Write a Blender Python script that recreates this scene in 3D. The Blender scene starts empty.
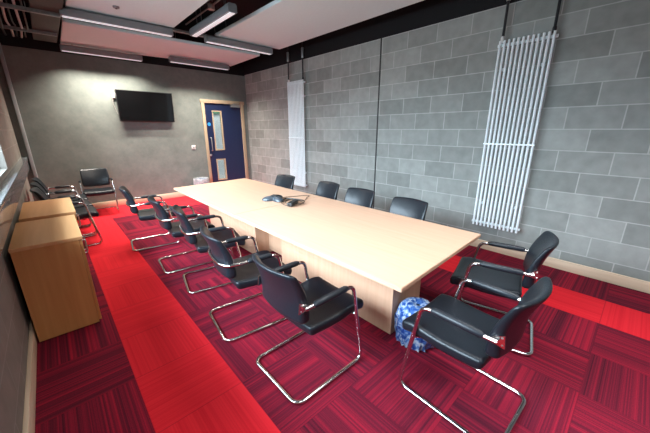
import bpy, bmesh, math, random
from mathutils import Vector, Matrix
random.seed(7)
scene = bpy.context.scene
COL = scene.collection
PI = math.pi

# ------------------------------------------------------------------ materials
def new_mat(name):
    m = bpy.data.materials.new(name); m.use_nodes = True
    nt = m.node_tree
    return m, nt, nt.nodes['Principled BSDF']

def plain(name, col, rough=.5, metal=0., spec=.5, emit=None, estr=0., noise=0., nscale=40., bump=0.):
    m, nt, b = new_mat(name)
    b.inputs['Base Color'].default_value = (*col, 1)
    b.inputs['Roughness'].default_value = rough
    b.inputs['Metallic'].default_value = metal
    b.inputs['Specular IOR Level'].default_value = spec
    if emit:
        b.inputs['Emission Color'].default_value = (*emit, 1)
        b.inputs['Emission Strength'].default_value = estr
    if noise or bump:
        tc = nt.nodes.new('ShaderNodeTexCoord')
        n = nt.nodes.new('ShaderNodeTexNoise'); n.inputs['Scale'].default_value = nscale; n.inputs['Detail'].default_value = 5
        nt.links.new(tc.outputs['Object'], n.inputs['Vector'])
        if noise:
            r = nt.nodes.new('ShaderNodeValToRGB')
            r.color_ramp.elements[0].position = .3; r.color_ramp.elements[1].position = .7
            r.color_ramp.elements[0].color = (*[c*(1-noise) for c in col], 1)
            r.color_ramp.elements[1].color = (*[min(1, c*(1+noise)) for c in col], 1)
            nt.links.new(n.outputs['Fac'], r.inputs['Fac']); nt.links.new(r.outputs['Color'], b.inputs['Base Color'])
        if bump:
            bp = nt.nodes.new('ShaderNodeBump'); bp.inputs['Strength'].default_value = bump; bp.inputs['Distance'].default_value = .004
            nt.links.new(n.outputs['Fac'], bp.inputs['Height']); nt.links.new(bp.outputs['Normal'], b.inputs['Normal'])
    return m

def wood(name, c0, c1, rough=.4, axis=1, scale=1.0, spec=.4):
    """fine straight-grained veneer, grain along the given axis"""
    m, nt, b = new_mat(name); L = nt.links
    tc = nt.nodes.new('ShaderNodeTexCoord'); mp = nt.nodes.new('ShaderNodeMapping')
    s = [22*scale, 22*scale, 22*scale]; s[axis] = 1.1*scale
    mp.inputs['Scale'].default_value = s
    L.new(tc.outputs['Object'], mp.inputs['Vector'])
    n = nt.nodes.new('ShaderNodeTexNoise'); n.inputs['Scale'].default_value = 1.6; n.inputs['Detail'].default_value = 6; n.inputs['Distortion'].default_value = .4
    L.new(mp.outputs['Vector'], n.inputs['Vector'])
    r = nt.nodes.new('ShaderNodeValToRGB'); r.color_ramp.elements[0].position = .28; r.color_ramp.elements[1].position = .72
    r.color_ramp.elements[0].color = (*c0, 1); r.color_ramp.elements[1].color = (*c1, 1)
    L.new(n.outputs['Fac'], r.inputs['Fac']); L.new(r.outputs['Color'], b.inputs['Base Color'])
    b.inputs['Roughness'].default_value = rough; b.inputs['Specular IOR Level'].default_value = spec
    return m

def nmath(nt, op, a, b=None, c=None):
    n = nt.nodes.new('ShaderNodeMath'); n.operation = op
    for i, v in enumerate((a, b, c)):
        if v is None: continue
        if isinstance(v, (int, float)): n.inputs[i].default_value = v
        else: nt.links.new(v, n.inputs[i])
    return n.outputs[0]

def mixc(nt, fac, a, b):
    n = nt.nodes.new('ShaderNodeMix'); n.data_type = 'RGBA'
    for sock, v in ((n.inputs['Factor'], fac), (n.inputs['A'], a), (n.inputs['B'], b)):
        if isinstance(v, (int, float)): sock.default_value = v
        elif isinstance(v, tuple): sock.default_value = (*v, 1)
        else: nt.links.new(v, sock)
    # colour sockets are the last A/B pair of the node
    return n

def mix_rgb(nt, fac, a, b):
    n = nt.nodes.new('ShaderNodeMixRGB')
    for i, v in enumerate((fac, a, b)):
        if isinstance(v, (int, float)): n.inputs[i].default_value = v
        elif isinstance(v, tuple): n.inputs[i].default_value = (*v, 1)
        else: nt.links.new(v, n.inputs[i])
    return n.outputs[0]

def blockwork(name, c1, c2, mortar, paint_z, mort=.0055, black=(.006, .006, .007), along='Y'):
    """grey concrete blocks in stretcher bond; painted black above paint_z"""
    m, nt, b = new_mat(name); L = nt.links
    g = nt.nodes.new('ShaderNodeNewGeometry'); sp = nt.nodes.new('ShaderNodeSeparateXYZ'); L.new(g.outputs['Position'], sp.inputs[0])
    cb = nt.nodes.new('ShaderNodeCombineXYZ')
    u = nmath(nt, 'ADD', sp.outputs[along], 45.0); v = nmath(nt, 'ADD', sp.outputs['Z'], -.2204+.225*20)
    L.new(u, cb.inputs[0]); L.new(v, cb.inputs[1])
    br = nt.nodes.new('ShaderNodeTexBrick'); br.offset = .5; br.offset_frequency = 2; br.squash = 1
    for k, val in (('Scale', 1.), ('Mortar Size', mort), ('Mortar Smooth', .15), ('Bias', 0.), ('Brick Width', .45), ('Row Height', .225)):
        br.inputs[k].default_value = val
    br.inputs['Color1'].default_value = (*c1, 1); br.inputs['Color2'].default_value = (*c2, 1); br.inputs['Mortar'].default_value = (*mortar, 1)
    L.new(cb.outputs[0], br.inputs['Vector'])
    n = nt.nodes.new('ShaderNodeTexNoise'); n.inputs['Scale'].default_value = 9; n.inputs['Detail'].default_value = 8; L.new(g.outputs['Position'], n.inputs['Vector'])
    mot = nmath(nt, 'MULTIPLY_ADD', n.outputs['Fac'], .5, .75)
    vm = nt.nodes.new('ShaderNodeVectorMath'); vm.operation = 'SCALE'; L.new(br.outputs['Color'], vm.inputs[0]); L.new(mot, vm.inputs['Scale'])
    hi = nmath(nt, 'GREATER_THAN', sp.outputs['Z'], paint_z)
    c = mix_rgb(nt, hi, vm.outputs[0], black)
    L.new(c, b.inputs['Base Color']); b.inputs['Roughness'].default_value = .8; b.inputs['Specular IOR Level'].default_value = .3
    bp = nt.nodes.new('ShaderNodeBump'); bp.inputs['Strength'].default_value = .35; bp.inputs['Distance'].default_value = .004
    inv = nmath(nt, 'SUBTRACT', 1., br.outputs['Fac'])
    L.new(inv, bp.inputs['Height']); L.new(bp.outputs['Normal'], b.inputs['Normal'])
    return m

def plaster(name, c0, c1, paint_z, black=(.006, .006, .007)):
    m, nt, b = new_mat(name); L = nt.links
    g = nt.nodes.new('ShaderNodeNewGeometry'); sp = nt.nodes.new('ShaderNodeSeparateXYZ'); L.new(g.outputs['Position'], sp.inputs[0])
    n = nt.nodes.new('ShaderNodeTexNoise'); n.inputs['Scale'].default_value = 3.0; n.inputs['Detail'].default_value = 12; n.inputs['Roughness'].default_value = .72
    L.new(g.outputs['Position'], n.inputs['Vector'])
    r = nt.nodes.new('ShaderNodeValToRGB'); r.color_ramp.elements[0].position = .3; r.color_ramp.elements[1].position = .7
    r.color_ramp.elements[0].color = (*c0, 1); r.color_ramp.elements[1].color = (*c1, 1); L.new(n.outputs['Fac'], r.inputs['Fac'])
    hi = nmath(nt, 'GREATER_THAN', sp.outputs['Z'], paint_z)
    c = mix_rgb(nt, hi, r.outputs['Color'], black)
    L.new(c, b.inputs['Base Color']); b.inputs['Roughness'].default_value = .75; b.inputs['Specular IOR Level'].default_value = .3
    return m

def carpet(name):
    """0.5 m carpet tiles laid quarter-turned in maroon and crimson streaks; red lanes round the table"""
    m, nt, b = new_mat(name); L = nt.links
    g = nt.nodes.new('ShaderNodeNewGeometry'); sp = nt.nodes.new('ShaderNodeSeparateXYZ'); L.new(g.outputs['Position'], sp.inputs[0])
    X, Y = sp.outputs['X'], sp.outputs['Y']
    tx = nmath(nt, 'DIVIDE', nmath(nt, 'SUBTRACT', X, -.37), .5)
    ty = nmath(nt, 'DIVIDE', nmath(nt, 'ADD', Y, 10.02), .5)
    ix = nmath(nt, 'FLOOR', tx); iy = nmath(nt, 'FLOOR', ty)
    par = nmath(nt, 'MODULO', nmath(nt, 'ADD', ix, iy), 2.)
    par = nmath(nt, 'GREATER_THAN', par, .5)
    # streak coordinate: across the pile direction of the tile
    def streak(uc, scale, seed, detail):
        cb = nt.nodes.new('ShaderNodeCombineXYZ')
        L.new(nmath(nt, 'MULTIPLY', uc, scale), cb.inputs[0])
        L.new(nmath(nt, 'MULTIPLY_ADD', ix, 7.31, seed), cb.inputs[1]); L.new(nmath(nt, 'MULTIPLY', iy, 3.17), cb.inputs[2])
        n = nt.nodes.new('ShaderNodeTexNoise'); n.inputs['Scale'].default_value = 1; n.inputs['Detail'].default_value = detail; n.inputs['Roughness'].default_value = .6
        L.new(cb.outputs[0], n.inputs['Vector']); return n.outputs['Fac']
    uc = nmath(nt, 'ADD', nmath(nt, 'MULTIPLY', X, par), nmath(nt, 'MULTIPLY', Y, nmath(nt, 'SUBTRACT', 1., par)))
    wid = streak(uc, 16, 0., 2.); fine = streak(uc, 95, 4.4, 3.)
    # fibre speckle and short breaks along the streaks
    sp2 = nt.nodes.new('ShaderNodeTexNoise'); sp2.inputs['Scale'].default_value = 170; sp2.inputs['Detail'].default_value = 2
    L.new(g.outputs['Position'], sp2.inputs['Vector'])
    s = nmath(nt, 'ADD', nmath(nt, 'MULTIPLY', wid, .45), nmath(nt, 'MULTIPLY', fine, .62))
    s = nmath(nt, 'ADD', s, nmath(nt, 'MULTIPLY', sp2.outputs['Fac'], .2))
    r = nt.nodes.new('ShaderNodeValToRGB'); cr = r.color_ramp
    cr.elements[0].position = .46; cr.elements[0].color = (.055, .007, .016, 1)
    cr.elements[1].position = .82; cr.elements[1].color = (.40, .013, .033, 1)
    e = cr.elements.new(.60); e.color = (.130, .009, .023, 1)
    e = cr.elements.new(.69); e.color = (.22, .010, .027, 1)
    L.new(s, r.inputs['Fac'])
    # red lanes: column 1, column 7, and the strip along the far wall
    def near(v, k): return nmath(nt, 'COMPARE', v, float(k), .25)
    red = nmath(nt, 'MAXIMUM', near(ix, 1), near(ix, 7))
    far = nmath(nt, 'GREATER_THAN', Y, 6.48)
    red = nmath(nt, 'MAXIMUM', red, far)
    r2 = nt.nodes.new('ShaderNodeValToRGB'); c2 = r2.color_ramp
    c2.elements[0].position = .47; c2.elements[0].color = (.60, .013, .024, 1)
    c2.elements[1].position = .72; c2.elements[1].color = (.72, .022, .034, 1)
    L.new(s, r2.inputs['Fac'])
    col = mix_rgb(nt, red, r.outputs['Color'], r2.outputs['Color'])
    # seams
    fx = nmath(nt, 'FRACT', tx); fy = nmath(nt, 'FRACT', ty)
    ed = nmath(nt, 'MINIMUM', nmath(nt, 'MINIMUM', fx, nmath(nt, 'SUBTRACT', 1., fx)), nmath(nt, 'MINIMUM', fy, nmath(nt, 'SUBTRACT', 1., fy)))
    seam = nmath(nt, 'MULTIPLY', nmath(nt, 'LESS_THAN', ed, .006), .3)
    col = mix_rgb(nt, seam, col, (.05, .005, .012))
    L.new(col, b.inputs['Base Color']); b.inputs['Roughness'].default_value = .95; b.inputs['Specular IOR Level'].default_value = .12
    bp = nt.nodes.new('ShaderNodeBump'); bp.inputs['Strength'].default_value = .3; bp.inputs['Distance'].default_value = .003
    L.new(s, bp.inputs['Height']); L.new(bp.outputs['Normal'], b.inputs['Normal'])
    return m

def thin_glass(name, tint=(.9, .95, .95), refl=.12):
    m, nt, b = new_mat(name); nt.nodes.remove(b); L = nt.links
    out = nt.nodes['Material Output']
    t = nt.nodes.new('ShaderNodeBsdfTransparent'); t.inputs[0].default_value = (*tint, 1)
    g = nt.nodes.new('ShaderNodeBsdfGlossy'); g.inputs['Roughness'].default_value = .02
    mx = nt.nodes.new('ShaderNodeMixShader'); mx.inputs[0].default_value = refl
    L.new(t.outputs[0], mx.inputs[1]); L.new(g.outputs[0], mx.inputs[2]); L.new(mx.outputs[0], out.inputs[0])
    return m

def liner_mat(name, cols, alpha=.8):
    """crumpled translucent polythene"""
    m, nt, b = new_mat(name); L = nt.links
    tc = nt.nodes.new('ShaderNodeTexCoord')
    n = nt.nodes.new('ShaderNodeTexNoise'); n.inputs['Scale'].default_value = 17; n.inputs['Detail'].default_value = 4; n.inputs['Distortion'].default_value = 1.6
    L.new(tc.outputs['Object'], n.inputs['Vector'])
    r = nt.nodes.new('ShaderNodeValToRGB'); cr = r.color_ramp
    cr.elements[0].position = .36; cr.elements[0].color = (*cols[0], 1)
    cr.elements[1].position = .66; cr.elements[1].color = (*cols[2], 1)
    e = cr.elements.new(.5); e.color = (*cols[1], 1)
    L.new(n.outputs['Fac'], r.inputs['Fac']); L.new(r.outputs['Color'], b.inputs['Base Color'])
    b.inputs['Roughness'].default_value = .22; b.inputs['Alpha'].default_value = alpha
    return m

M = dict(
    carpet=carpet('carpet_tiles'),
    block=blockwork('grey_blockwork', (.200, .215, .200), (.290, .308, .288), (.375, .39, .37), 2.925),
    block_left=blockwork('grey_blockwork_left', (.20, .185, .16), (.23, .215, .19), (.27, .26, .23), 2.925),
    plaster=plaster('grey_wall_plaster', (.118, .138, .128), (.190, .212, .195), 2.905),
    black=plain('black_ceiling_paint', (.008, .008, .009), .9, noise=.2),
    skirt=wood('pale_skirting', (.62, .47, .33), (.72, .57, .42), .5, 1),
    skirt_x=wood('pale_skirting_crosswise', (.62, .47, .33), (.72, .57, .42), .5, 0),
    raft=plain('acoustic_raft_white', (.58, .69, .71), .95, noise=.02, nscale=30),
    grey_metal=plain('grey_painted_metal', (.20, .215, .225), .38, metal=.35),
    galv=plain('galvanised_steel', (.26, .26, .26), .4, metal=.6, noise=.15),
    brown_mesh=plain('brownish_perforated_steel', (.05, .041, .033), .6, metal=.3, noise=.35, nscale=120),
    sill=plain('grey_lacquered_metal', (.30, .32, .34), .13, metal=.25, noise=.05, nscale=15),
    diffuser=plain('lit_diffuser', (.8, .82, .84), .4, emit=(.86, .93, 1), estr=.36),
    beech=wood('pale_beech_veneer', (.55, .335, .225), (.605, .385, .265), .42, 1),
    beech_x=wood('pale_beech_veneer_upright', (.55, .33, .21), (.62, .39, .26), .42, 2),
    beech_edge=plain('beech_edging', (.66, .48, .32), .45, noise=.06),
    oak=wood('golden_oak_laminate', (.47, .205, .068), (.55, .26, .092), .38, 2, .8),
    oak_top=wood('golden_oak_laminate_top', (.55, .275, .115), (.63, .34, .155), .33, 1, .8),
    leather=plain('black_leather', (.0085, .0115, .016), .34, spec=.36, bump=.25, nscale=160, noise=.15),
    pad=plain('dark_armrest_leather', (.011, .014, .019), .42, spec=.4),
    chrome=plain('polished_chrome', (.66, .65, .65), .17, metal=1.),
    bracket=plain('satin_steel', (.70, .69, .69), .22, metal=1.),
    white=plain('white_enamel', (.74, .82, .84), .35, noise=.02),
    blackpipe=plain('black_pipe', (.012, .012, .013), .5),
    tv_body=plain('black_tv_plastic', (.012, .012, .013), .4),
    tv_screen=plain('dark_glossy_screen', (.004, .004, .0045), .06, spec=.3),
    navy=plain('navy_door_paint', (.006, .014, .055), .42, noise=.06, nscale=20),
    doorwood=wood('pale_door_timber', (.33, .255, .17), (.42, .33, .23), .5, 2),
    glass=thin_glass('door_glass'),
    window_glass=thin_glass('window_glass', (.96, .98, 1), .06),
    steel=plain('brushed_steel', (.55, .55, .55), .3, metal=.9),
    signblue=plain('blue_sign', (.03, .25, .62), .4),
    socket=plain('white_plastic', (.65, .65, .63), .4),
    corridor=plain('pale_corridor_paint', (.80, .82, .82), .8, noise=.03),
    corridor_green=plain('green_corridor_panel', (.12, .28, .16), .7),
    phone=plain('slate_phone_plastic', (.032, .045, .06), .35, spec=.6),
    phone_dark=plain('black_phone_mesh', (.012, .013, .015), .55),
    cable=plain('black_cable', (.012, .012, .012), .45),
    cable_tan=plain('brown_cable', (.055, .038, .026), .5),
    cable_white=plain('grey_cable', (.34, .33, .31), .5),
    bin=plain('grey_bin_plastic', (.16, .20, .27), .45),
    liner=liner_mat('blue_bin_liner', ((.012, .05, .25), (.07, .17, .42), (.52, .60, .70)), .88),
    liner_clear=liner_mat('clear_bin_liner', ((.40, .42, .44), (.52, .54, .56), (.72, .73, .74)), .55),
    junction=plain('pink_grey_plastic', (.45, .36, .34), .5),
    frame_grey=plain('window_frame_grey', (.34, .38, .39), .5),
)

# ------------------------------------------------------------------ mesh helpers
def obj(name, bm, mat, parent=None, loc=None, smooth=True, angle=35):
    bmesh.ops.recalc_face_normals(bm, faces=bm.faces)
    me = bpy.data.meshes.new(name); bm.to_mesh(me); bm.free()
    me.materials.append(mat)
    if smooth:
        for p in me.polygons: p.use_smooth = True
        me.set_sharp_from_angle(angle=math.radians(angle))
    o = bpy.data.objects.new(name, me); COL.objects.link(o)
    if parent: o.parent = parent
    if loc: o.location = loc
    return o

def tag(o, label, cat, group=None, kind=None):
    o['label'] = label; o['category'] = cat
    if group: o['group'] = group
    if kind: o['kind'] = kind
    return o

def thing(name, label, cat, loc=(0, 0, 0), rz=0., group=None):
    o = bpy.data.objects.new(name, None); o.empty_display_size = .1; COL.objects.link(o)
    o.location = loc; o.rotation_euler = (0, 0, rz)
    return tag(o, label, cat, group)

def struct(name, bm, mat, parent=None, **k):
    o = obj(name, bm, mat, parent, **k)
    if not parent: o['kind'] = 'structure'
    return o

def dup(root, label=None, loc=None, rz=None):
    r = root.copy(); COL.objects.link(r)
    if loc is not None: r.location = loc
    if rz is not None: r.rotation_euler = (0, 0, rz)
    if label: r['label'] = label
    for ch in list(root.children):
        c = ch.copy(); COL.objects.link(c); c.parent = r
        for g in list(ch.children):
            d = g.copy(); COL.objects.link(d); d.parent = c
    return r

def box(bm, x0, x1, y0, y1, z0, z1, bev=0., seg=2):
    t = bmesh.new()
    bmesh.ops.create_cube(t, size=1)
    for v in t.verts:
        v.co = Vector(((x0+x1)/2+v.co.x*(x1-x0), (y0+y1)/2+v.co.y*(y1-y0), (z0+z1)/2+v.co.z*(z1-z0)))
    if bev: bmesh.ops.bevel(t, geom=t.edges[:], offset=bev, segments=seg, affect='EDGES', profile=.5)
    merge(bm, t); return bm

def merge(bm, t, mtx=None):
    vs = {}
    for v in t.verts: vs[v] = bm.verts.new(mtx @ v.co if mtx else v.co)
    for f in t.faces:
        try: bm.faces.new([vs[v] for v in f.verts])
        except ValueError: pass
    t.free()

def B(*a, **k):
    bm = bmesh.new(); return box(bm, *a, **k)

def prism(bm, pts, z0, z1, bev=0.):
    t = bmesh.new()
    lo = [t.verts.new((p[0], p[1], z0)) for p in pts]; hi = [t.verts.new((p[0], p[1], z1)) for p in pts]
    t.faces.new(lo[::-1]); t.faces.new(hi)
    n = len(pts)
    for i in range(n): t.faces.new((lo[i], lo[(i+1) % n], hi[(i+1) % n], hi[i]))
    if bev: bmesh.ops.bevel(t, geom=t.edges[:], offset=bev, segments=2, affect='EDGES')
    merge(bm, t); return bm

def fillet(pts, r, n=6, closed=False):
    pts = [Vector(p) for p in pts]; out = []
    N = len(pts)
    for i, p in enumerate(pts):
        if not closed and i in (0, N-1): out.append(p); continue
        a = pts[i-1]; c = pts[(i+1) % N]; rr = r[i] if isinstance(r, (list, tuple)) else r
        d1 = (a-p); d2 = (c-p); l1, l2 = d1.length, d2.length; d1.normalize(); d2.normalize()
        ang = d1.angle(d2)
        if ang > PI-.02 or rr <= 0: out.append(p); continue
        t = min(rr/math.tan(ang/2), l1*.48, l2*.48); rr2 = t*math.tan(ang/2)
        cen = p + (d1+d2).normalized()*(rr2/math.sin(ang/2))
        s = p+d1*t-cen; e = p+d2*t-cen; tot = s.angle(e)
        for k in range(n+1):
            f = k/n
            out.append(cen + (s*math.sin((1-f)*tot)+e*math.sin(f*tot))/math.sin(tot))
    return out

def tube(bm, pts, r, n=10, closed=False, caps=True):
    pts = [Vector(p) for p in pts]; N = len(pts); rings = []
    prev = None
    for i, p in enumerate(pts):
        if closed: t = (pts[(i+1) % N]-pts[i-1])
        else: t = pts[min(i+1, N-1)]-pts[max(i-1, 0)]
        t.normalize()
        if prev is None:
            a = Vector((0, 0, 1)) if abs(t.z) < .9 else Vector((1, 0, 0))
            u = (a - t*a.dot(t)).normalized()
        else:
            u = (prev - t*prev.dot(t)).normalized()
        prev = u; w = t.cross(u)
        rr = r[i] if isinstance(r, (list, tuple)) else r
        rings.append([bm.verts.new(p+(u*math.cos(2*PI*k/n)+w*math.sin(2*PI*k/n))*rr) for k in range(n)])
    for i in range(N if closed else N-1):
        a, b = rings[i], rings[(i+1) % N]
        for k in range(n): bm.faces.new((a[k], a[(k+1) % n], b[(k+1) % n], b[k]))
    if caps and not closed:
        bm.faces.new(rings[0][::-1]); bm.faces.new(rings[-1])
    return bm

def T(pts, r, n=10, closed=False):
    return tube(bmesh.new(), pts, r, n, closed)

def lathe(bm, prof, n=32, c=(0, 0, 0), cap=True):
    rings = []
    for (r, z) in prof:
        rings.append([bm.verts.new((c[0]+r*math.cos(2*PI*k/n), c[1]+r*math.sin(2*PI*k/n), c[2]+z)) for k in range(n)])
    for a, b in zip(rings, rings[1:]):
        for k in range(n): bm.faces.new((a[k], a[(k+1) % n], b[(k+1) % n], b[k]))
    if cap:
        bm.faces.new(rings[0][::-1]); bm.faces.new(rings[-1])
    return bm

def rbox(w, d, h, r, mid=8, n=3, fn=None):
    """rounded, evenly subdivided block centred on the origin; fn reshapes every vertex"""
    def coords(half):
        rr = min(r, half*.98)
        c = [-half + rr*i/n for i in range(n)]
        inner = [-half+rr + (2*half-2*rr)*i/mid for i in range(mid+1)]
        return c + inner + [-x for x in c[::-1]]
    H = (w/2, d/2, h/2); cs = [coords(x) for x in H]
    bm = bmesh.new(); vm = {}
    def V(p):
        key = tuple(round(x, 6) for x in p)
        if key not in vm:
            inn = Vector([max(-H[i]+min(r, H[i]*.98), min(H[i]-min(r, H[i]*.98), p[i])) for i in range(3)])
            dv = Vector(p)-inn
            q = inn + (dv.normalized()*min(r, min(H)*.98) if dv.length > 1e-9 else dv)
            if fn: q = Vector(fn(q))
            vm[key] = bm.verts.new(q)
        return vm[key]
    for ax in range(3):
        a, b = [i for i in range(3) if i != ax]
        for s in (-1, 1):
            for i in range(len(cs[a])-1):
                for j in range(len(cs[b])-1):
                    q = []
                    for (ii, jj) in ((i, j), (i+1, j), (i+1, j+1), (i, j+1)):
                        p = [0, 0, 0]; p[ax] = s*H[ax]; p[a] = cs[a][ii]; p[b] = cs[b][jj]; q.append(V(p))
                    if len(set(q)) == 4: bm.faces.new(q)
    return bm

# ------------------------------------------------------------------ room shell
XL, XR, YB, YF, ZC = -.37, 4.134, 7.553, -2.0, 3.6
struct('floor', B(XL-.3, XR+.3, YF, YB+.12, -.12, 0), M['carpet'], smooth=False)
struct('ceiling', B(XL-.3, XR+.3, YF, YB+.3, ZC, ZC+.12), M['black'], smooth=False)
struct('wall_right', B(XR, XR+.25, YF, YB+.3, -.1, ZC), M['block'], smooth=False)
# back wall with the door opening
DX0, DX1, DZ = 2.93, 4.02, 2.265
bm = bmesh.new()
box(bm, XL-.25, DX0, YB, YB+.25, -.1, ZC); box(bm, DX1, XR, YB, YB+.25, -.1, ZC); box(bm, DX0, DX1, YB, YB+.25, DZ, ZC)
struct('wall_back', bm, M['plaster'], smooth=False)
# left wall with the window opening
WY0, WY1, WZ0, WZ1 = .7, 4.80, 1.16, 2.45
bm = bmesh.new()
box(bm, XL-.25, XL, YF, YB+.0, -.1, WZ0); box(bm, XL-.25, XL, YF, YB, WZ1, ZC)
box(bm, XL-.25, XL, YF, WY0, WZ0, WZ1); box(bm, XL-.25, XL, WY1, YB, WZ0, WZ1)
struct('wall_left', bm, M['block_left'], smooth=False)
struct('wall_front', B(XL-.25, XR+.25, YF-.2, YF, -.1, ZC), M['block'], smooth=False)
struct('baseboard_right', B(XR-.02, XR, YF, YB, 0, .118, bev=.004), M['skirt'])
bm = B(XL, DX0-.08, YB-.02, YB, 0, .118, bev=.004)
struct('baseboard_back', bm, M['skirt_x'])
struct('baseboard_left', B(XL, XL+.022, YF, YB-.02, 0, .118, bev=.004), M['skirt'])
# window
bm = bmesh.new()
fx0, fx1 = XL-.19, XL-.12
for y in (WY0, (WY0*2+WY1)/3, (WY0+2*WY1)/3, WY1-.06): box(bm, fx0, fx1, y, y+.06, WZ0, WZ1)
box(bm, fx0-.002, fx1+.002, WY0, WY1, WZ0, WZ0+.06); box(bm, fx0-.002, fx1+.002, WY0, WY1, WZ1-.06, WZ1)
win = struct('window_1', bm, M['frame_grey'], smooth=False)
g = obj('pane', B(XL-.16, XL-.152, WY0+.03, WY1-.03, WZ0+.03, WZ1-.03), M['window_glass'], win, smooth=False)
# grey ledge and service trunking below the window, and upright trunking in the far corner
bm = B(XL, XL+.065, YF, YB, .90, 1.075, bev=.006)
box(bm, XL-.12, XL+.075, YF, YB, 1.075, 1.105, bev=.005)
struct('trim_1', bm, M['sill'])
struct('trim_2', B(XL+.09, XL+.14, YB-.05, YB, .12, 2.93, bev=.006), M['frame_grey'])
# dark movement joint in the right wall
struct('trim_3', B(XR-.006, XR+.01, 3.165, 3.187, .118, 2.925), M['blackpipe'], smooth=False)

# ------------------------------------------------------------------ door
door = bpy.data.objects.new('door_1', None); COL.objects.link(door); door.location = (DX0, YB, 0); door['kind'] = 'structure'
W = DX1-DX0
bm = bmesh.new()
box(bm, -.01, .06, -.025, .12, 0, DZ, bev=.004); box(bm, W-.075, W+.005, -.025, .12, 0, DZ, bev=.004); box(bm, -.03, W+.025, -.028, .12, DZ-.07, DZ+.01, bev=.004)
obj('door_frame', bm, M['doorwood'], door)
lx0, lx1 = .062, W-.077
v = [(.235, .485, 1.06, 2.03), (.225, .475, .29, .84)]
# leaf built as strips round the two vision panels
bm = bmesh.new()
def strips(bm, y0, y1):
    xs = sorted({lx0, lx1}); z = .008
    (a0, a1, z0, z1), (b0, b1, w0, w1) = v
    box(bm, lx0, lx1, y0, y1, .008, w0); box(bm, lx0, b0, y0, y1, w0, w1); box(bm, b1, lx1, y0, y1, w0, w1)
    box(bm, lx0, lx1, y0, y1, w1, z0); box(bm, lx0, a0, y0, y1, z0, z1); box(bm, a1, lx1, y0, y1, z0, z1); box(bm, lx0, lx1, y0, y1, z1, DZ-.072)
strips(bm, .012, .056)
leaf = obj('door_leaf', bm, M['navy'], door, smooth=False)
for (a0, a1, z0, z1) in v:
    bm = bmesh.new(); t = .028
    box(bm, a0, a0+t, .002, .066, z0, z1); box(bm, a1-t, a1, .002, .066, z0, z1); box(bm, a0+t, a1-t, .002, .066, z0, z0+t); box(bm, a0+t, a1-t, .002, .066, z1-t, z1)
    tr = obj('vision_panel_frame', bm, M['doorwood'], leaf, smooth=False)
    obj('vision_panel_glass', B(a0+t, a1-t, .03, .036, z0+t, z1-t), M['glass'], leaf, smooth=False)
obj('pull_handle', T(fillet([(.135, .012, 1.06), (.135, -.05, 1.06), (.135, -.05, 1.38), (.135, .012, 1.38)], .02), .011), M['steel'], leaf)
bm = bmesh.new(); t = bmesh.new(); lathe(t, [(.028, -.008), (.028, .006), (.02, .012)], 20); merge(bm, t, Matrix.Translation((.10, .006, .95)) @ Matrix.Rotation(PI/2, 4, 'X'))
obj('lock', bm, M['steel'], leaf)
bm = bmesh.new(); t = bmesh.new(); lathe(t, [(.042, 0), (.042, .004)], 28); merge(bm, t, Matrix.Translation((.14, .012, 1.70)) @ Matrix.Rotation(PI/2, 4, 'X'))
obj('round_sign', bm, M['signblue'], leaf)
bm = B(W-.36, W-.10, -.045, .012, DZ-.14, DZ-.075, bev=.006)
tube(bm, [(W-.30, -.03, DZ-.07), (W-.16, -.06, DZ-.05), (W-.12, -.02, DZ-.03)], .008, 8)
obj('door_closer', bm, M['steel'], door)
# corridor behind the door
bm = B(XL+2.2, XR+1.2, YB+1.9, YB+2.0, -.1, ZC)
box(bm, XL+2.2, XR+1.2, YB+.25, YB+1.9, -.12, 0)
struct('wall_corridor', bm, M['corridor'], smooth=False)
struct('trim_4', B(2.4, 4.6, YB+1.86, YB+1.9, 2.05, 2.9), M['corridor_green'], smooth=False)

# ------------------------------------------------------------------ ceiling rafts
def raft(poly, z, label):
    bm = bmesh.new(); prism(bm, poly, z, z+.045, bev=.004)
    o = obj('acoustic_raft', bm, M['raft']); tag(o, label, 'ceiling panel', 'suspended acoustic rafts')
    for (px, py) in poly:
        cx = sum(p[0] for p in poly)/len(poly); cy = sum(p[1] for p in poly)/len(poly)
        qx, qy = px+(cx-px)*.15, py+(cy-py)*.12
        obj('suspension_wire', T([(qx, qy, z+.04), (qx, qy, ZC)], .0025, 6), M['galv'], o)
    return o
raft([(.49, 1.2), (1.70, 1.2), (1.70, 5.10), (.49, 5.20)], 3.0, 'white ceiling raft at upper left of the photo, on the window side')
raft([(2.32, 1.2), (3.53, 1.2), (3.53, 5.06), (2.32, 5.11)], 3.0, 'large white ceiling raft on the radiator side, largest of the three')
raft([(.49, 5.86), (3.52, 5.74), (3.545, 7.10), (.52, 7.42)], 3.0, 'long white ceiling raft running crosswise near the wall with the television')

sd = thing('ceiling_sensor', 'small grey ceiling sensor under the upper left raft', 'sensor', (0.941, 4.741, 3.0))
bm = bmesh.new(); lathe(bm, [(.022, -.022), (.034, -.016), (.036, 0)], 20); obj('sensor_body', bm, M['grey_metal'], sd)
bm = bmesh.new(); lathe(bm, [(.008, -.028), (.012, -.022), (.012, -.018)], 12); obj('sensor_lens', bm, M['tv_body'], sd)

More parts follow.
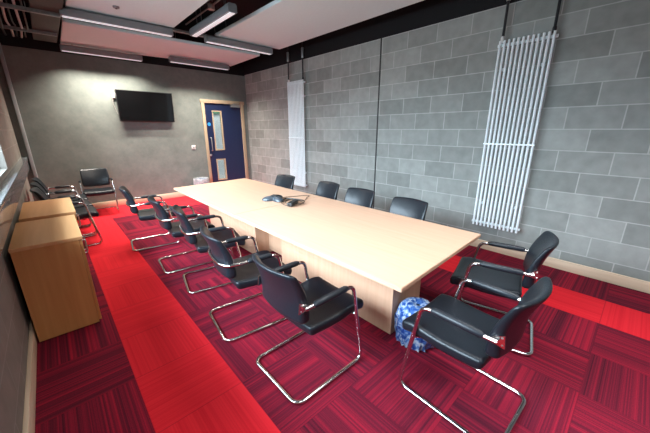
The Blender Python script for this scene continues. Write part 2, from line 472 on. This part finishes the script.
# ------------------------------------------------------------------ linear luminaires
def luminaire(label, cx, cy, z, L, rz, w=.11, h=.095, power=24):
    r = thing('linear_ceiling_light', label, 'ceiling light', (cx, cy, z), rz, 'suspended linear ceiling lights')
    bm = bmesh.new()
    prof = [(-w/2, .004), (-w/2, h-.02), (-w/2+.015, h), (w/2-.015, h), (w/2, h-.02), (w/2, .004), (w/2-.006, 0), (-w/2+.006, 0)]
    n = len(prof)
    a = [bm.verts.new((-L/2, p[0], p[1])) for p in prof]; b = [bm.verts.new((L/2, p[0], p[1])) for p in prof]
    bm.faces.new(a); bm.faces.new(b[::-1])
    for i in range(n): bm.faces.new((a[i], b[i], b[(i+1) % n], a[(i+1) % n]))
    obj('light_body', bm, M['grey_metal'], r, smooth=False)
    obj('diffuser', B(-L/2+.015, L/2-.015, -w/2+.022, w/2-.022, -.006, .004, bev=.002), M['diffuser'], r)
    for s in (-1, 1):
        obj('suspension_wire', T([(s*L*.36, 0, h-.01), (s*L*.36, 0, ZC-z)], .003, 6), M['galv'], r)
    ld = bpy.data.lights.new('light_lamp', 'AREA'); ld.shape = 'RECTANGLE'; ld.size = L*.95; ld.size_y = w*.6; ld.energy = power; ld.color = (1, .91, .79); ld.spread = math.radians(122)
    lo = bpy.data.objects.new('light_lamp', ld); COL.objects.link(lo); lo.parent = r; lo.location = (0, 0, -.012)
    return r
luminaire('grey linear light on the window side, long one between the two left rafts', 1.05, 5.14, 2.89, 1.25, -.03)
luminaire('grey linear light nearest the television wall, above the left of the television', 1.10, 7.17, 2.87, 1.22, .0, power=74)
luminaire('grey linear light nearest the television wall, above the door side', 2.76, 6.90, 2.88, 1.24, .0, power=62)
luminaire('grey linear light pointing lengthwise down the room between the two big rafts', 1.915, 4.30, 2.895, 1.27, PI/2, power=10)
luminaire('grey linear light running crosswise at the end of the largest raft', 2.74, 5.06, 2.89, 1.20, .0, power=12)

# ------------------------------------------------------------------ services in the ceiling void, far left corner
def channel(label, x0, x1, y, z):
    bm = bmesh.new(); box(bm, x0, x1, y-.02, y+.02, z, z+.004); box(bm, x0, x1, y-.02, y-.016, z+.004, z+.04); box(bm, x0, x1, y+.016, y+.02, z+.004, z+.04)
    o = thing('strut_channel', label, 'support channel', (0, 0, 0), 0, 'steel channels carrying the cable tray')
    obj('rail', bm, M['galv'], o, smooth=False)
    for x in (x0+.04, .13): obj('hanger_rod', T([(x, y, z), (x, y, ZC)], .005, 6), M['galv'], o)
channel('galvanised steel channel under the cable tray, nearer one at the top left', -.36, .43, 5.28, 2.90)
channel('galvanised steel channel under the cable tray, farther one by the back wall', -.36, .43, 6.32, 2.90)
bm = bmesh.new(); box(bm, .17, .45, 1.5, 7.0, 2.945, 2.95); box(bm, .17, .174, 1.5, 7.0, 2.95, 3.01); box(bm, .446, .45, 1.5, 7.0, 2.95, 3.01)
tag(obj('cable_tray', bm, M['brown_mesh'], smooth=False), 'brown perforated cable tray overhead in the top left corner', 'cable tray')
for k, (x, mt, dz) in enumerate([(-.06, 'cable_white', 0), (-.01, 'cable', .01), (.05, 'cable_white', .0), (.10, 'cable_tan', .012), (-.13, 'cable', 0.)]):
    pts = []
    for i in range(41):
        y = 3.0+i*.1
        sag = .10*max(0, math.sin((y-5.28)/(1.04)*PI)) if 5.28 < y < 6.32 else 0
        pts.append((x+.012*math.sin(y*3+k), y, 2.955+dz-sag*(.5+.25*k) if sag else 2.955+dz))
    tag(obj('ceiling_cable', T(pts, .013 if k % 2 == 0 else .009, 8), M[mt]), 'cable sagging between the steel channels in the top left ceiling void', 'cable', 'cables in the ceiling void')
# conduit with a junction box between the rafts
cd = thing('ceiling_conduit', 'thin steel conduit with a round box between the two big rafts', 'conduit')
obj('pipe', T([(2.03, 2.2, 3.2), (2.03, 5.5, 3.2)], .011, 8), M['galv'], cd)
bm = bmesh.new(); lathe(bm, [(.02, -.05), (.045, -.045), (.045, .02), (.03, .03)], 16, (2.03, 4.50, 3.2)); obj('junction_box', bm, M['junction'], cd)
bm = bmesh.new()
for x in (1.78, 2.28): tube(bm, [(x, 5.47, 3.08), (x, 5.47, ZC)], .006, 6)
box(bm, 1.45, 2.6, 5.44, 5.50, 3.06, 3.09)
tag(obj('ceiling_rail', bm, M['galv'], smooth=False), 'short dark steel rail in the gap between the three rafts', 'rail')

# ------------------------------------------------------------------ radiators
def radiator(label, y0, y1, z0=.345, z1=2.535):
    r = thing('column_radiator', label, 'radiator', (XR, (y0+y1)/2, 0), 0, 'tall white column radiators')
    n = 12; hw = (y1-y0)/2; p = (2*hw-.032)/(n-1)
    for i in range(n):
        y = -hw+.016+p*i; bm = bmesh.new()
        tube(bm, [(-.10, y, z0), (-.10, y, z1)], .0128, 10)
        obj('radiator_tube', bm, M['white'], r)
    for z in (z0+.04, z1-.045):
        obj('manifold', T([(-.072, -hw-.012, z), (-.072, hw+.012, z)], .017, 10), M['white'], r)
    obj('brace_bar', B(-.118, -.108, -hw, hw, z0+1.045, z0+1.062), M['white'], r, smooth=False)
    for s in (-1, 1):
        for z in (z0+.3, z1-.3): obj('wall_bracket', B(-.075, 0, s*hw*.7-.012, s*hw*.7+.012, z-.015, z+.015), M['white'], r, smooth=False)
    for s in (-1, 1):
        y = s*(hw-.03)
        pp = obj('supply_pipe', T([(-.085, y, z1+.03), (-.085, y, 3.3)], .014, 10), M['blackpipe'], r)
        bm = bmesh.new(); lathe(bm, [(.012, -.07), (.020, -.055), (.020, -.015), (.013, 0)], 12, (-.085, y, z1+.05))
        obj('valve', bm, M['socket'] if s > 0 else M['blackpipe'], r)
        bm = bmesh.new(); lathe(bm, [(.021, 0), (.024, .02), (.024, .16), (.02, .18)], 12, (-.085, y, 2.93))
        obj('pipe_sleeve', bm, M['steel'], r)
radiator('tall white tube radiator on the block wall, larger and nearer one at right', .885, 1.425)
radiator('tall narrow white radiator on the block wall, far one near the blue door', 5.0, 5.545)

# ------------------------------------------------------------------ television
tv = thing('television', 'black wall mounted flat television on the grey back wall', 'television', (1.725, YB-.09, 2.04))
bm = rbox(1.05, .05, .61, .006, 2, 2)
scr = obj('tv_casing', bm, M['tv_body'], tv); scr.rotation_euler = (math.radians(5), 0, 0)
obj('screen', B(-.512, .512, -.0275, -.024, -.285, .292), M['tv_screen'], scr, smooth=False)
bm = B(-.2, .2, .02, .06, -.18, .18); box(bm, -.06, .06, .03, .09, -.2, .2)
obj('wall_bracket', bm, M['tv_body'], tv, smooth=False)
obj('power_cable', T(fillet([(-.45, .03, .24), (-.56, .07, .22), (-.575, .083, .02), (-.53, .083, -.16), (-.40, .06, -.22)], .06), .008, 8), M['cable_white'], tv)
bm = B(-.575, -.525, .055, .09, .14, .24, bev=.006); obj('cable_socket', bm, M['socket'], tv)

sw = thing('wall_switch', 'small white wall switch left of the blue door', 'switch', (2.62, YB, 1.16))
obj('plate', B(-.045, .045, -.012, 0, -.05, .05, bev=.004), M['socket'], sw); obj('rocker', B(-.018, .018, -.018, -.01, -.025, .025, bev=.003), M['steel'], sw)

# ------------------------------------------------------------------ conference tables
TZ = .74
def conf_table(label, pts, base, gap, parts=True):
    r = thing('conference_table', label, 'table', (pts[0][0], pts[0][1], 0), 0, 'two conference tables set end to end')
    o0 = Vector((pts[0][0], pts[0][1], 0))
    rel = [(p[0]-o0.x, p[1]-o0.y) for p in pts]
    bm = bmesh.new(); prism(bm, rel, TZ-.028, TZ, bev=.003); obj('tabletop', bm, M['beech'], r, smooth=False)
    x0, x1, y0, y1 = base; x0 -= o0.x; x1 -= o0.x; y0 -= o0.y; y1 -= o0.y; t = .025
    for nm, a in (('base_panel', (x0, x0+t, y0, y1)), ('base_panel', (x1-t, x1, y0, y1)), ('base_panel', (x0+t, x1-t, y0, y0+t)), ('base_panel', (x0+t, x1-t, y1-t, y1))):
        obj(nm, B(a[0], a[1], a[2], a[3], .004, TZ-.029, bev=.0015), M['beech_x'], r, smooth=False)
    if gap:
        obj('modesty_panel', B(x0+.19, x0+.215, gap[0]-o0.y, gap[1]-o0.y, .05, TZ-.03), M['beech_x'], r, smooth=False)
    return r
SK = [(1.267, .757), (2.494, .797), (2.480, 2.775), (1.256, 2.737)]
conf_table('pale beech conference table, nearer half by the bin with the blue liner', SK, (1.716, 2.13, 1.094, 2.58), None)
conf_table('pale beech conference table, farther half toward the blue door', [(1.256, 2.741), (2.480, 2.779), (2.487, 4.795), (1.262, 4.690)], (1.716, 2.13, 3.15, 4.60), (2.60, 3.15))

# ------------------------------------------------------------------ conference phone and cables
ph = thing('conference_phone', 'slate grey three lobed conference phone on the table beside coiled cables', 'phone', (1.925, 2.985, TZ), .5); ph.scale = (.84, .84, .9)
bm = bmesh.new(); N = 60; rings = []
for (s, z) in ((.92, 0), (1, .012), (.96, .03), (.80, .048), (.55, .060), (.25, .066)):
    ring = []
    for k in range(N):
        a = 2*PI*k/N; rr = (.125+.062*math.cos(3*a))*s if s > .5 else (.125+.062*math.cos(3*a)*(s*1.2))*s
        ring.append(bm.verts.new((rr*math.cos(a), rr*math.sin(a), z)))
    rings.append(ring)
for a, b in zip(rings, rings[1:]):
    for k in range(N): bm.faces.new((a[k], a[(k+1) % N], b[(k+1) % N], b[k]))
bm.faces.new(rings[0][::-1]); bm.faces.new(rings[-1])
obj('phone_body', bm, M['phone'], ph)
for k in range(3):
    a = 2*PI*k/3; bm = bmesh.new()
    t = rbox(.085, .065, .012, .005, 3, 2); merge(bm, t, Matrix.Rotation(a, 4, 'Z') @ Matrix.Translation((.128, 0, .040)) @ Matrix.Rotation(math.radians(15), 4, 'Y'))
    obj('speaker_grille', bm, M['phone_dark'], ph)
bm = bmesh.new(); t = rbox(.10, .10, .012, .004, 3, 2); merge(bm, t, Matrix.Translation((0, 0, .066))); obj('keypad', bm, M['phone_dark'], ph)

bm = bmesh.new(); pts = []
for i in range(181):
    a = i/180*2*PI*2.4; rr = .118+.034*math.sin(a*.43+1)+.012*math.sin(1.7*a)
    pts.append((1.985+rr*math.cos(a)*1.05, 2.685+rr*math.sin(a), TZ+.006+.016*(i/180)+.007*math.sin(a*1.7)**2))
tube(bm, pts, .0042, 7)
tag(obj('coiled_cable', bm, M['cable_tan']), 'loose coil of thin dark cable on the table beside the conference phone', 'cable')
ad = thing('power_adapter', 'black power adapter block lying in the cable coil on the table', 'adapter', (1.93, 2.63, TZ), .55)
bm = bmesh.new(); t = rbox(.19, .066, .042, .01, 3, 2); merge(bm, t, Matrix.Translation((0, 0, .029))); obj('adapter_body', bm, M['cable'], ad)
bm = bmesh.new(); t = rbox(.075, .05, .03, .008, 3, 2); merge(bm, t, Matrix.Translation((.13, .02, .024)) @ Matrix.Rotation(.5, 4, 'Z')); obj('plug', bm, M['cable'], ad)
tag(obj('phone_lead', T(fillet([(2.0, 2.92, TZ+.0095), (2.06, 2.94, TZ+.012), (2.12, 2.82, TZ+.012), (2.15, 2.72, TZ+.01)], .04), .0085, 8), M['cable']), 'thick black lead running from the conference phone to the cable coil', 'cable')
tag(obj('thin_cable', T(fillet([(2.00, 2.99, TZ+.005), (2.12, 3.02, TZ+.006), (2.34, 2.93, TZ+.006), (2.40, 2.88, TZ+.006), (2.30, 2.83, TZ+.006), (2.2, 2.73, TZ+.006)], .05), .0035, 7), M['cable_tan']), 'thin stray brown cable reaching toward the far table edge', 'cable')

# ------------------------------------------------------------------ cabinets
def cabinet(label, x0, x1, y0, y1, h=.776):
    r = thing('low_cabinet', label, 'cabinet', (x0, y0, 0), 0, 'low oak cabinets under the window')
    w, d = x1-x0, y1-y0; t = .02
    obj('top_panel', B(-.004, w+.006, -.004, d+.004, h-.026, h, bev=.002), M['oak_top'], r, smooth=False)
    obj('side_panel', B(0, w-.02, 0, t, .012, h-.026), M['oak'], r, smooth=False); obj('side_panel', B(0, w-.02, d-t, d, .012, h-.026), M['oak'], r, smooth=False)
    obj('back_panel', B(0, .01, t, d-t, .012, h-.026), M['oak'], r, smooth=False)
    obj('plinth', B(.01, w-.04, t, d-t, 0, .07), M['oak'], r, smooth=False)
    obj('shelf', B(.01, w-.03, t, d-t, .38, .40), M['oak'], r, smooth=False)
    for (a, b, hy) in ((.003, d/2-.002, d/2-.05), (d/2+.002, d-.003, d/2+.05)):
        dr = obj('cabinet_door', B(w-.019, w, a, b, .03, h-.03, bev=.0015), M['oak'], r, smooth=False)
        obj('door_handle', T(fillet([(w, hy, .52), (w+.028, hy, .52), (w+.028, hy, .64), (w, hy, .64)], .01, 4), .005, 8), M['steel'], dr)
    for fx in (.04, w-.06):
        for fy in (.04, d-.04):
            pass
    return r
cabinet('low golden oak cabinet under the window, nearer of the two', -.333, .06, 2.862, 3.69)
cabinet('low golden oak cabinet under the window, farther one before the waiting chairs', -.322, .08, 3.83, 4.715)

# ------------------------------------------------------------------ chairs
def make_chair(label, loc, rz, looped):
    """looped: the arm tube runs round behind the backrest; otherwise it ends in a side plate"""
    r = thing('cantilever_chair', label, 'chair', loc, rz)
    R = .0125; hw = .245; zb = R+.001; za = .625
    side = [(-.21, za), (.175, za), (.283, zb), (-.295, zb)]
    path = [(hw-.004, *side[0])] + [(hw, y, z) for (y, z) in side[1:]] + [(-hw, y, z) for (y, z) in side[1:][::-1]] + [(-hw+.004, *side[0])]
    if looped:
        path[0] = (hw, -.14, za); path[-1] = (-hw, -.14, za)
        path = [(0, -.262, za-.012), (.13, -.254, za-.010), (hw-.025, -.225, za-.006)] + path + [(-hw+.025, -.225, za-.006), (-.13, -.254, za-.010), (0, -.262, za-.012)]
        path = fillet(path, [0, .2, .06, .05, .055, .05, .06, .06, .05, .055, .05, .06, .2, 0], 7)
    else:
        path = fillet(path, [0, .055, .05, .06, .06, .05, .055, 0], 7)
    obj('cantilever_frame', T(path, R, 12), M['chrome'], r)
    yu = .283+(.175-.283)*(.40/.625)
    bm = T(fillet([(-hw+.004, yu, .405), (-hw+.05, yu-.03, .394), (hw-.05, yu-.03, .394), (hw-.004, yu, .405)], .03, 4), .0085, 10)
    for s in (-1, 1): tube(bm, fillet([(s*(hw-.07), yu-.03, .394), (s*(hw-.09), -.10, .396)], .04, 4), .0105, 8)
    obj('seat_support', bm, M['chrome'], r)
    def sf(p):
        x, y, z = p
        k = (z+.036)/.072
        zz = z - .034*max(0, (y-.12)/.12)**2 - .016*math.sin(min(1, max(0, (y+.24)/.48))*PI) + .012*(abs(x)/.23)**2
        wd = 1-.05*max(0, -y/.24)
        return (x*wd, y-.012*(1-k)*(1 if y > 0 else -1), zz + .045*y)
    bm0 = rbox(.478, .485, .072, .028, 10, 4, sf)
    bm = bmesh.new(); merge(bm, bm0, Matrix.Translation((0, .072, .436)))
    obj('seat', bm, M['leather'], r)
    def bf(p):
        x, y, z = p
        t = (z+.172)/.344
        th = 1.2-.60*t
        wd = 1-.05*t**2 - .035*(1-t)**2
        e = abs(x)/.222
        xx = x*wd
        yy = y*th + .050*e**2*(.45+.55*t) - .110*t + .030*math.sin(t*PI*.95)
        zz = z - .004*e**2*t + .012*e**2*(1-t)
        return (xx, yy, zz)
    bm0 = rbox(.450, .060, .344, .027, 10, 4, bf)
    bm = bmesh.new(); merge(bm, bm0, Matrix.Translation((0, -.205, .664)))
    obj('backrest', bm, M['leather'], r)
    for s in (-1, 1):
        pts = [(s*hw, .118, za+.004), (s*hw, .098, za+.006), (s*hw, -.05, za+.006), (s*hw, -.135 if not looped else -.06, za+.005), (s*hw, -.15 if not looped else -.075, za+.003)]
        obj('armrest_pad', T(pts, [.0145, .0205, .0215, .0205, .0145], 14), M['pad'], r)
        if not looped:
            bm = bmesh.new(); x = s*(hw-.021)
            tri = [(-.238, .592), (-.230, .660), (-.192, za+.020), (-.172, za), (-.192, za-.020)]
            a = [bm.verts.new((x-.004-s*.008*(y < -.2), y, z)) for y, z in tri]; b = [bm.verts.new((x+.004-s*.008*(y < -.2), y, z)) for y, z in tri]
            bm.faces.new(a); bm.faces.new(b[::-1])
            for i in range(5): bm.faces.new((a[i], b[i], b[(i+1) % 5], a[(i+1) % 5]))
            o = obj('arm_bracket', bm, M['bracket'], r, smooth=False)
            for (y, z) in ((-.226, .608), (-.222, .645)):
                bm = bmesh.new(); t = bmesh.new(); bmesh.ops.create_icosphere(t, subdivisions=1, radius=.006); merge(bm, t, Matrix.Translation((x+s*(-.004), y, z)))
                obj('screw_head', bm, M['steel'], o)
    return r
D = math.radians
GL, GR, GN, GW = 'chairs along the cabinet side of the table', 'chairs along the radiator side of the table', 'chairs at the near end of the table', 'spare chairs along the window wall'
P1 = make_chair('black leather cantilever chair on the cabinet side of the table, nearest the camera', (1.075, 1.335, 0), D(-90), False); P1['group'] = GL
P2 = make_chair('black leather chair on the cabinet side of the table, second from the camera', (1.035, 2.09, 0), D(-97), True); P2['group'] = GL
for proto, lab, (x, y), a, grp in [
    (P2, 'black leather chair on the cabinet side of the table, middle of the row of five', (1.085, 2.97), -101, GL),
    (P2, 'black leather chair on the cabinet side of the table, fourth from the camera', (1.02, 3.62), -95, GL),
    (P2, 'black leather chair on the cabinet side of the table, fifth and farthest from the camera', (.90, 4.60), -97, GL),
    (P2, 'black chair on the radiator side of the table, nearest of the four', (2.56, 1.665), 90, GR),
    (P2, 'black chair on the radiator side of the table, second of four, by the wall joint', (2.60, 2.385), 94, GR),
    (P2, 'black chair on the radiator side of the table, third of the four', (2.65, 3.06), 88, GR),
    (P2, 'black chair on the radiator side of the table, farthest, before the narrow white radiator', (2.60, 4.02), 97, GR),
    (P1, 'black cantilever chair at the near table end, in front of the blue bin', (1.60, .492), -2, GN),
    (P1, 'black cantilever chair at the near table corner toward the big radiator', (2.42, .605), 13, GN),
    (P2, 'black chair waiting against the window wall, directly behind the oak cabinets', (.045, 5.30), -90, GW),
    (P2, 'black chair waiting against the window wall, second one behind the oak cabinets', (.035, 5.89), -88, GW),
    (P2, 'black chair waiting against the window wall, nearest the far corner', (.035, 6.47), -90, GW),
    (P2, 'black cantilever chair standing alone against the wall below the television', (.57, 7.13), 176, None)]:
    c = dup(proto, lab, (x, y, 0), D(a))
    if grp: c['group'] = grp
    else: del c['group']

# ------------------------------------------------------------------ waste bins with liners
def waste_bin(label, cx, cy, r0, r1, h, mat, seed, flare=.02, fold=.6, closed=False):
    rnd = random.Random(seed)
    t = thing('waste_bin', label, 'bin', (cx, cy, 0))
    bm = bmesh.new(); lathe(bm, [(r0, .004), (r1, h), (r1-.006, h), (r0-.006, .012)], 32)
    obj('bin_body', bm, M['bin'], t)
    n = 72
    if closed:      # liner gathered into a loose puffy dome over the rim
        prof = [(.012, h+.035), (r1*.35, h+.052), (r1*.65, h+.048), (r1*.9, h+.034), (r1+.008, h+.012)]
    else:
        prof = [(r1-.03+.006*i, h-.20+.05*i) for i in range(5)] + [(r1+.004, h+.022), (r1+.014, h+.006)]
    for i in range(1, 10):
        f = i/9; prof.append((r1+.016+flare*math.sin(f*PI*.9)-(r1-r0)*f*fold, h-(h-.015)*f*.97))
    rings = []; ph = [rnd.uniform(0, 6.28) for _ in range(12)]
    bm = bmesh.new()
    for j, (r, z) in enumerate(prof):
        ring = []
        for k in range(n):
            a = 2*PI*k/n
            w = .010*math.sin(7*a+ph[0]+j*.35)+.008*math.sin(13*a+ph[1]-j*.6)+.006*math.sin(23*a+ph[2]+j)+rnd.uniform(-.006, .006)
            amp = .25 if j < 5 else 1
            zz = z+(rnd.uniform(-.008, .008) if j > 4 else 0)
            ring.append(bm.verts.new(((r+abs(w)*amp*1.0)*math.cos(a), (r+abs(w)*amp)*math.sin(a), max(.004, zz))))
        rings.append(ring)
    for a, b in zip(rings, rings[1:]):
        for k in range(n): bm.faces.new((a[k], a[(k+1) % n], b[(k+1) % n], b[k]))
    obj('bin_liner', bm, mat, t, smooth=True, angle=60)
    return t
waste_bin('round waste bin with crumpled blue plastic liner at the near table end', 1.80, .925, .10, .120, .285, M['liner'], 3, flare=.018, closed=True)
waste_bin('round waste bin with clear plastic liner against the far wall behind the table', 2.61, 7.28, .12, .15, .42, M['liner_clear'], 5)

# ------------------------------------------------------------------ lights
def area(name, loc, rot, sx, sy, e, col=(1, 1, 1), spread=PI):
    ld = bpy.data.lights.new(name, 'AREA'); ld.shape = 'RECTANGLE'; ld.size = sx; ld.size_y = sy; ld.energy = e; ld.color = col; ld.spread = spread
    o = bpy.data.objects.new(name, ld); COL.objects.link(o); o.location = loc; o.rotation_euler = rot
    return o
# daylight outside the window
area('window_daylight', (XL-1.3, (WY0+WY1)/2-.3, 2.35), (0, -PI/2+.15, 0), 1.8, 6.0, 520, (.80, .92, 1.0))
area('sky_daylight', (XL-2.2, (WY0+WY1)/2-.4, 3.1), (0, -PI/2+.35, 0), 1.5, 7.0, 1550, (.72, .89, 1.0))
# unseen fill lamps added at ceiling height, above and behind the view
area('near_fill_light', (1.9, 1.3, 2.95), (0, 0, 0), .3, 2.4, 13, (1, .93, .84), math.radians(118))
area('near_fill_light', (2.2, -.4, 2.95), (0, 0, 0), .3, 2.6, 36, (.95, .97, 1), math.radians(115))
area('near_fill_light', (.5, -1.0, 2.95), (0, 0, 0), .3, 1.4, 36, (.97, .98, 1), math.radians(150))
area('corridor_light', (3.4, YB+1.1, 3.2), (0, 0, 0), 1.2, 1.0, 60, (.97, 1, .97))
w = bpy.data.worlds.new('World'); scene.world = w; w.use_nodes = True
w.node_tree.nodes['Background'].inputs[0].default_value = (.78, .88, 1.0, 1)
w.node_tree.nodes['Background'].inputs[1].default_value = .55

# ------------------------------------------------------------------ camera
yaw, pitch, roll, f = -.746, .2887, -.0012, 292.81
fwd = Vector((-math.sin(yaw)*math.cos(pitch), math.cos(yaw)*math.cos(pitch), -math.sin(pitch)))
right = Vector((math.cos(yaw), math.sin(yaw), 0)); up = right.cross(fwd)
r2 = right*math.cos(roll)+up*math.sin(roll); u2 = up*math.cos(roll)-right*math.sin(roll)
cam = bpy.data.cameras.new('camera'); co = bpy.data.objects.new('camera', cam); COL.objects.link(co)
mw = Matrix((r2, u2, -fwd)).transposed().to_4x4(); mw.translation = (0, 0, 1.5702); co.matrix_world = mw
cam.sensor_width = 36; cam.sensor_fit = 'HORIZONTAL'; cam.lens = 36*f/650; cam.clip_start = .02
scene.camera = co
scene.view_settings.view_transform = 'Standard'
scene.view_settings.look = 'None'
scene.view_settings.exposure = 0
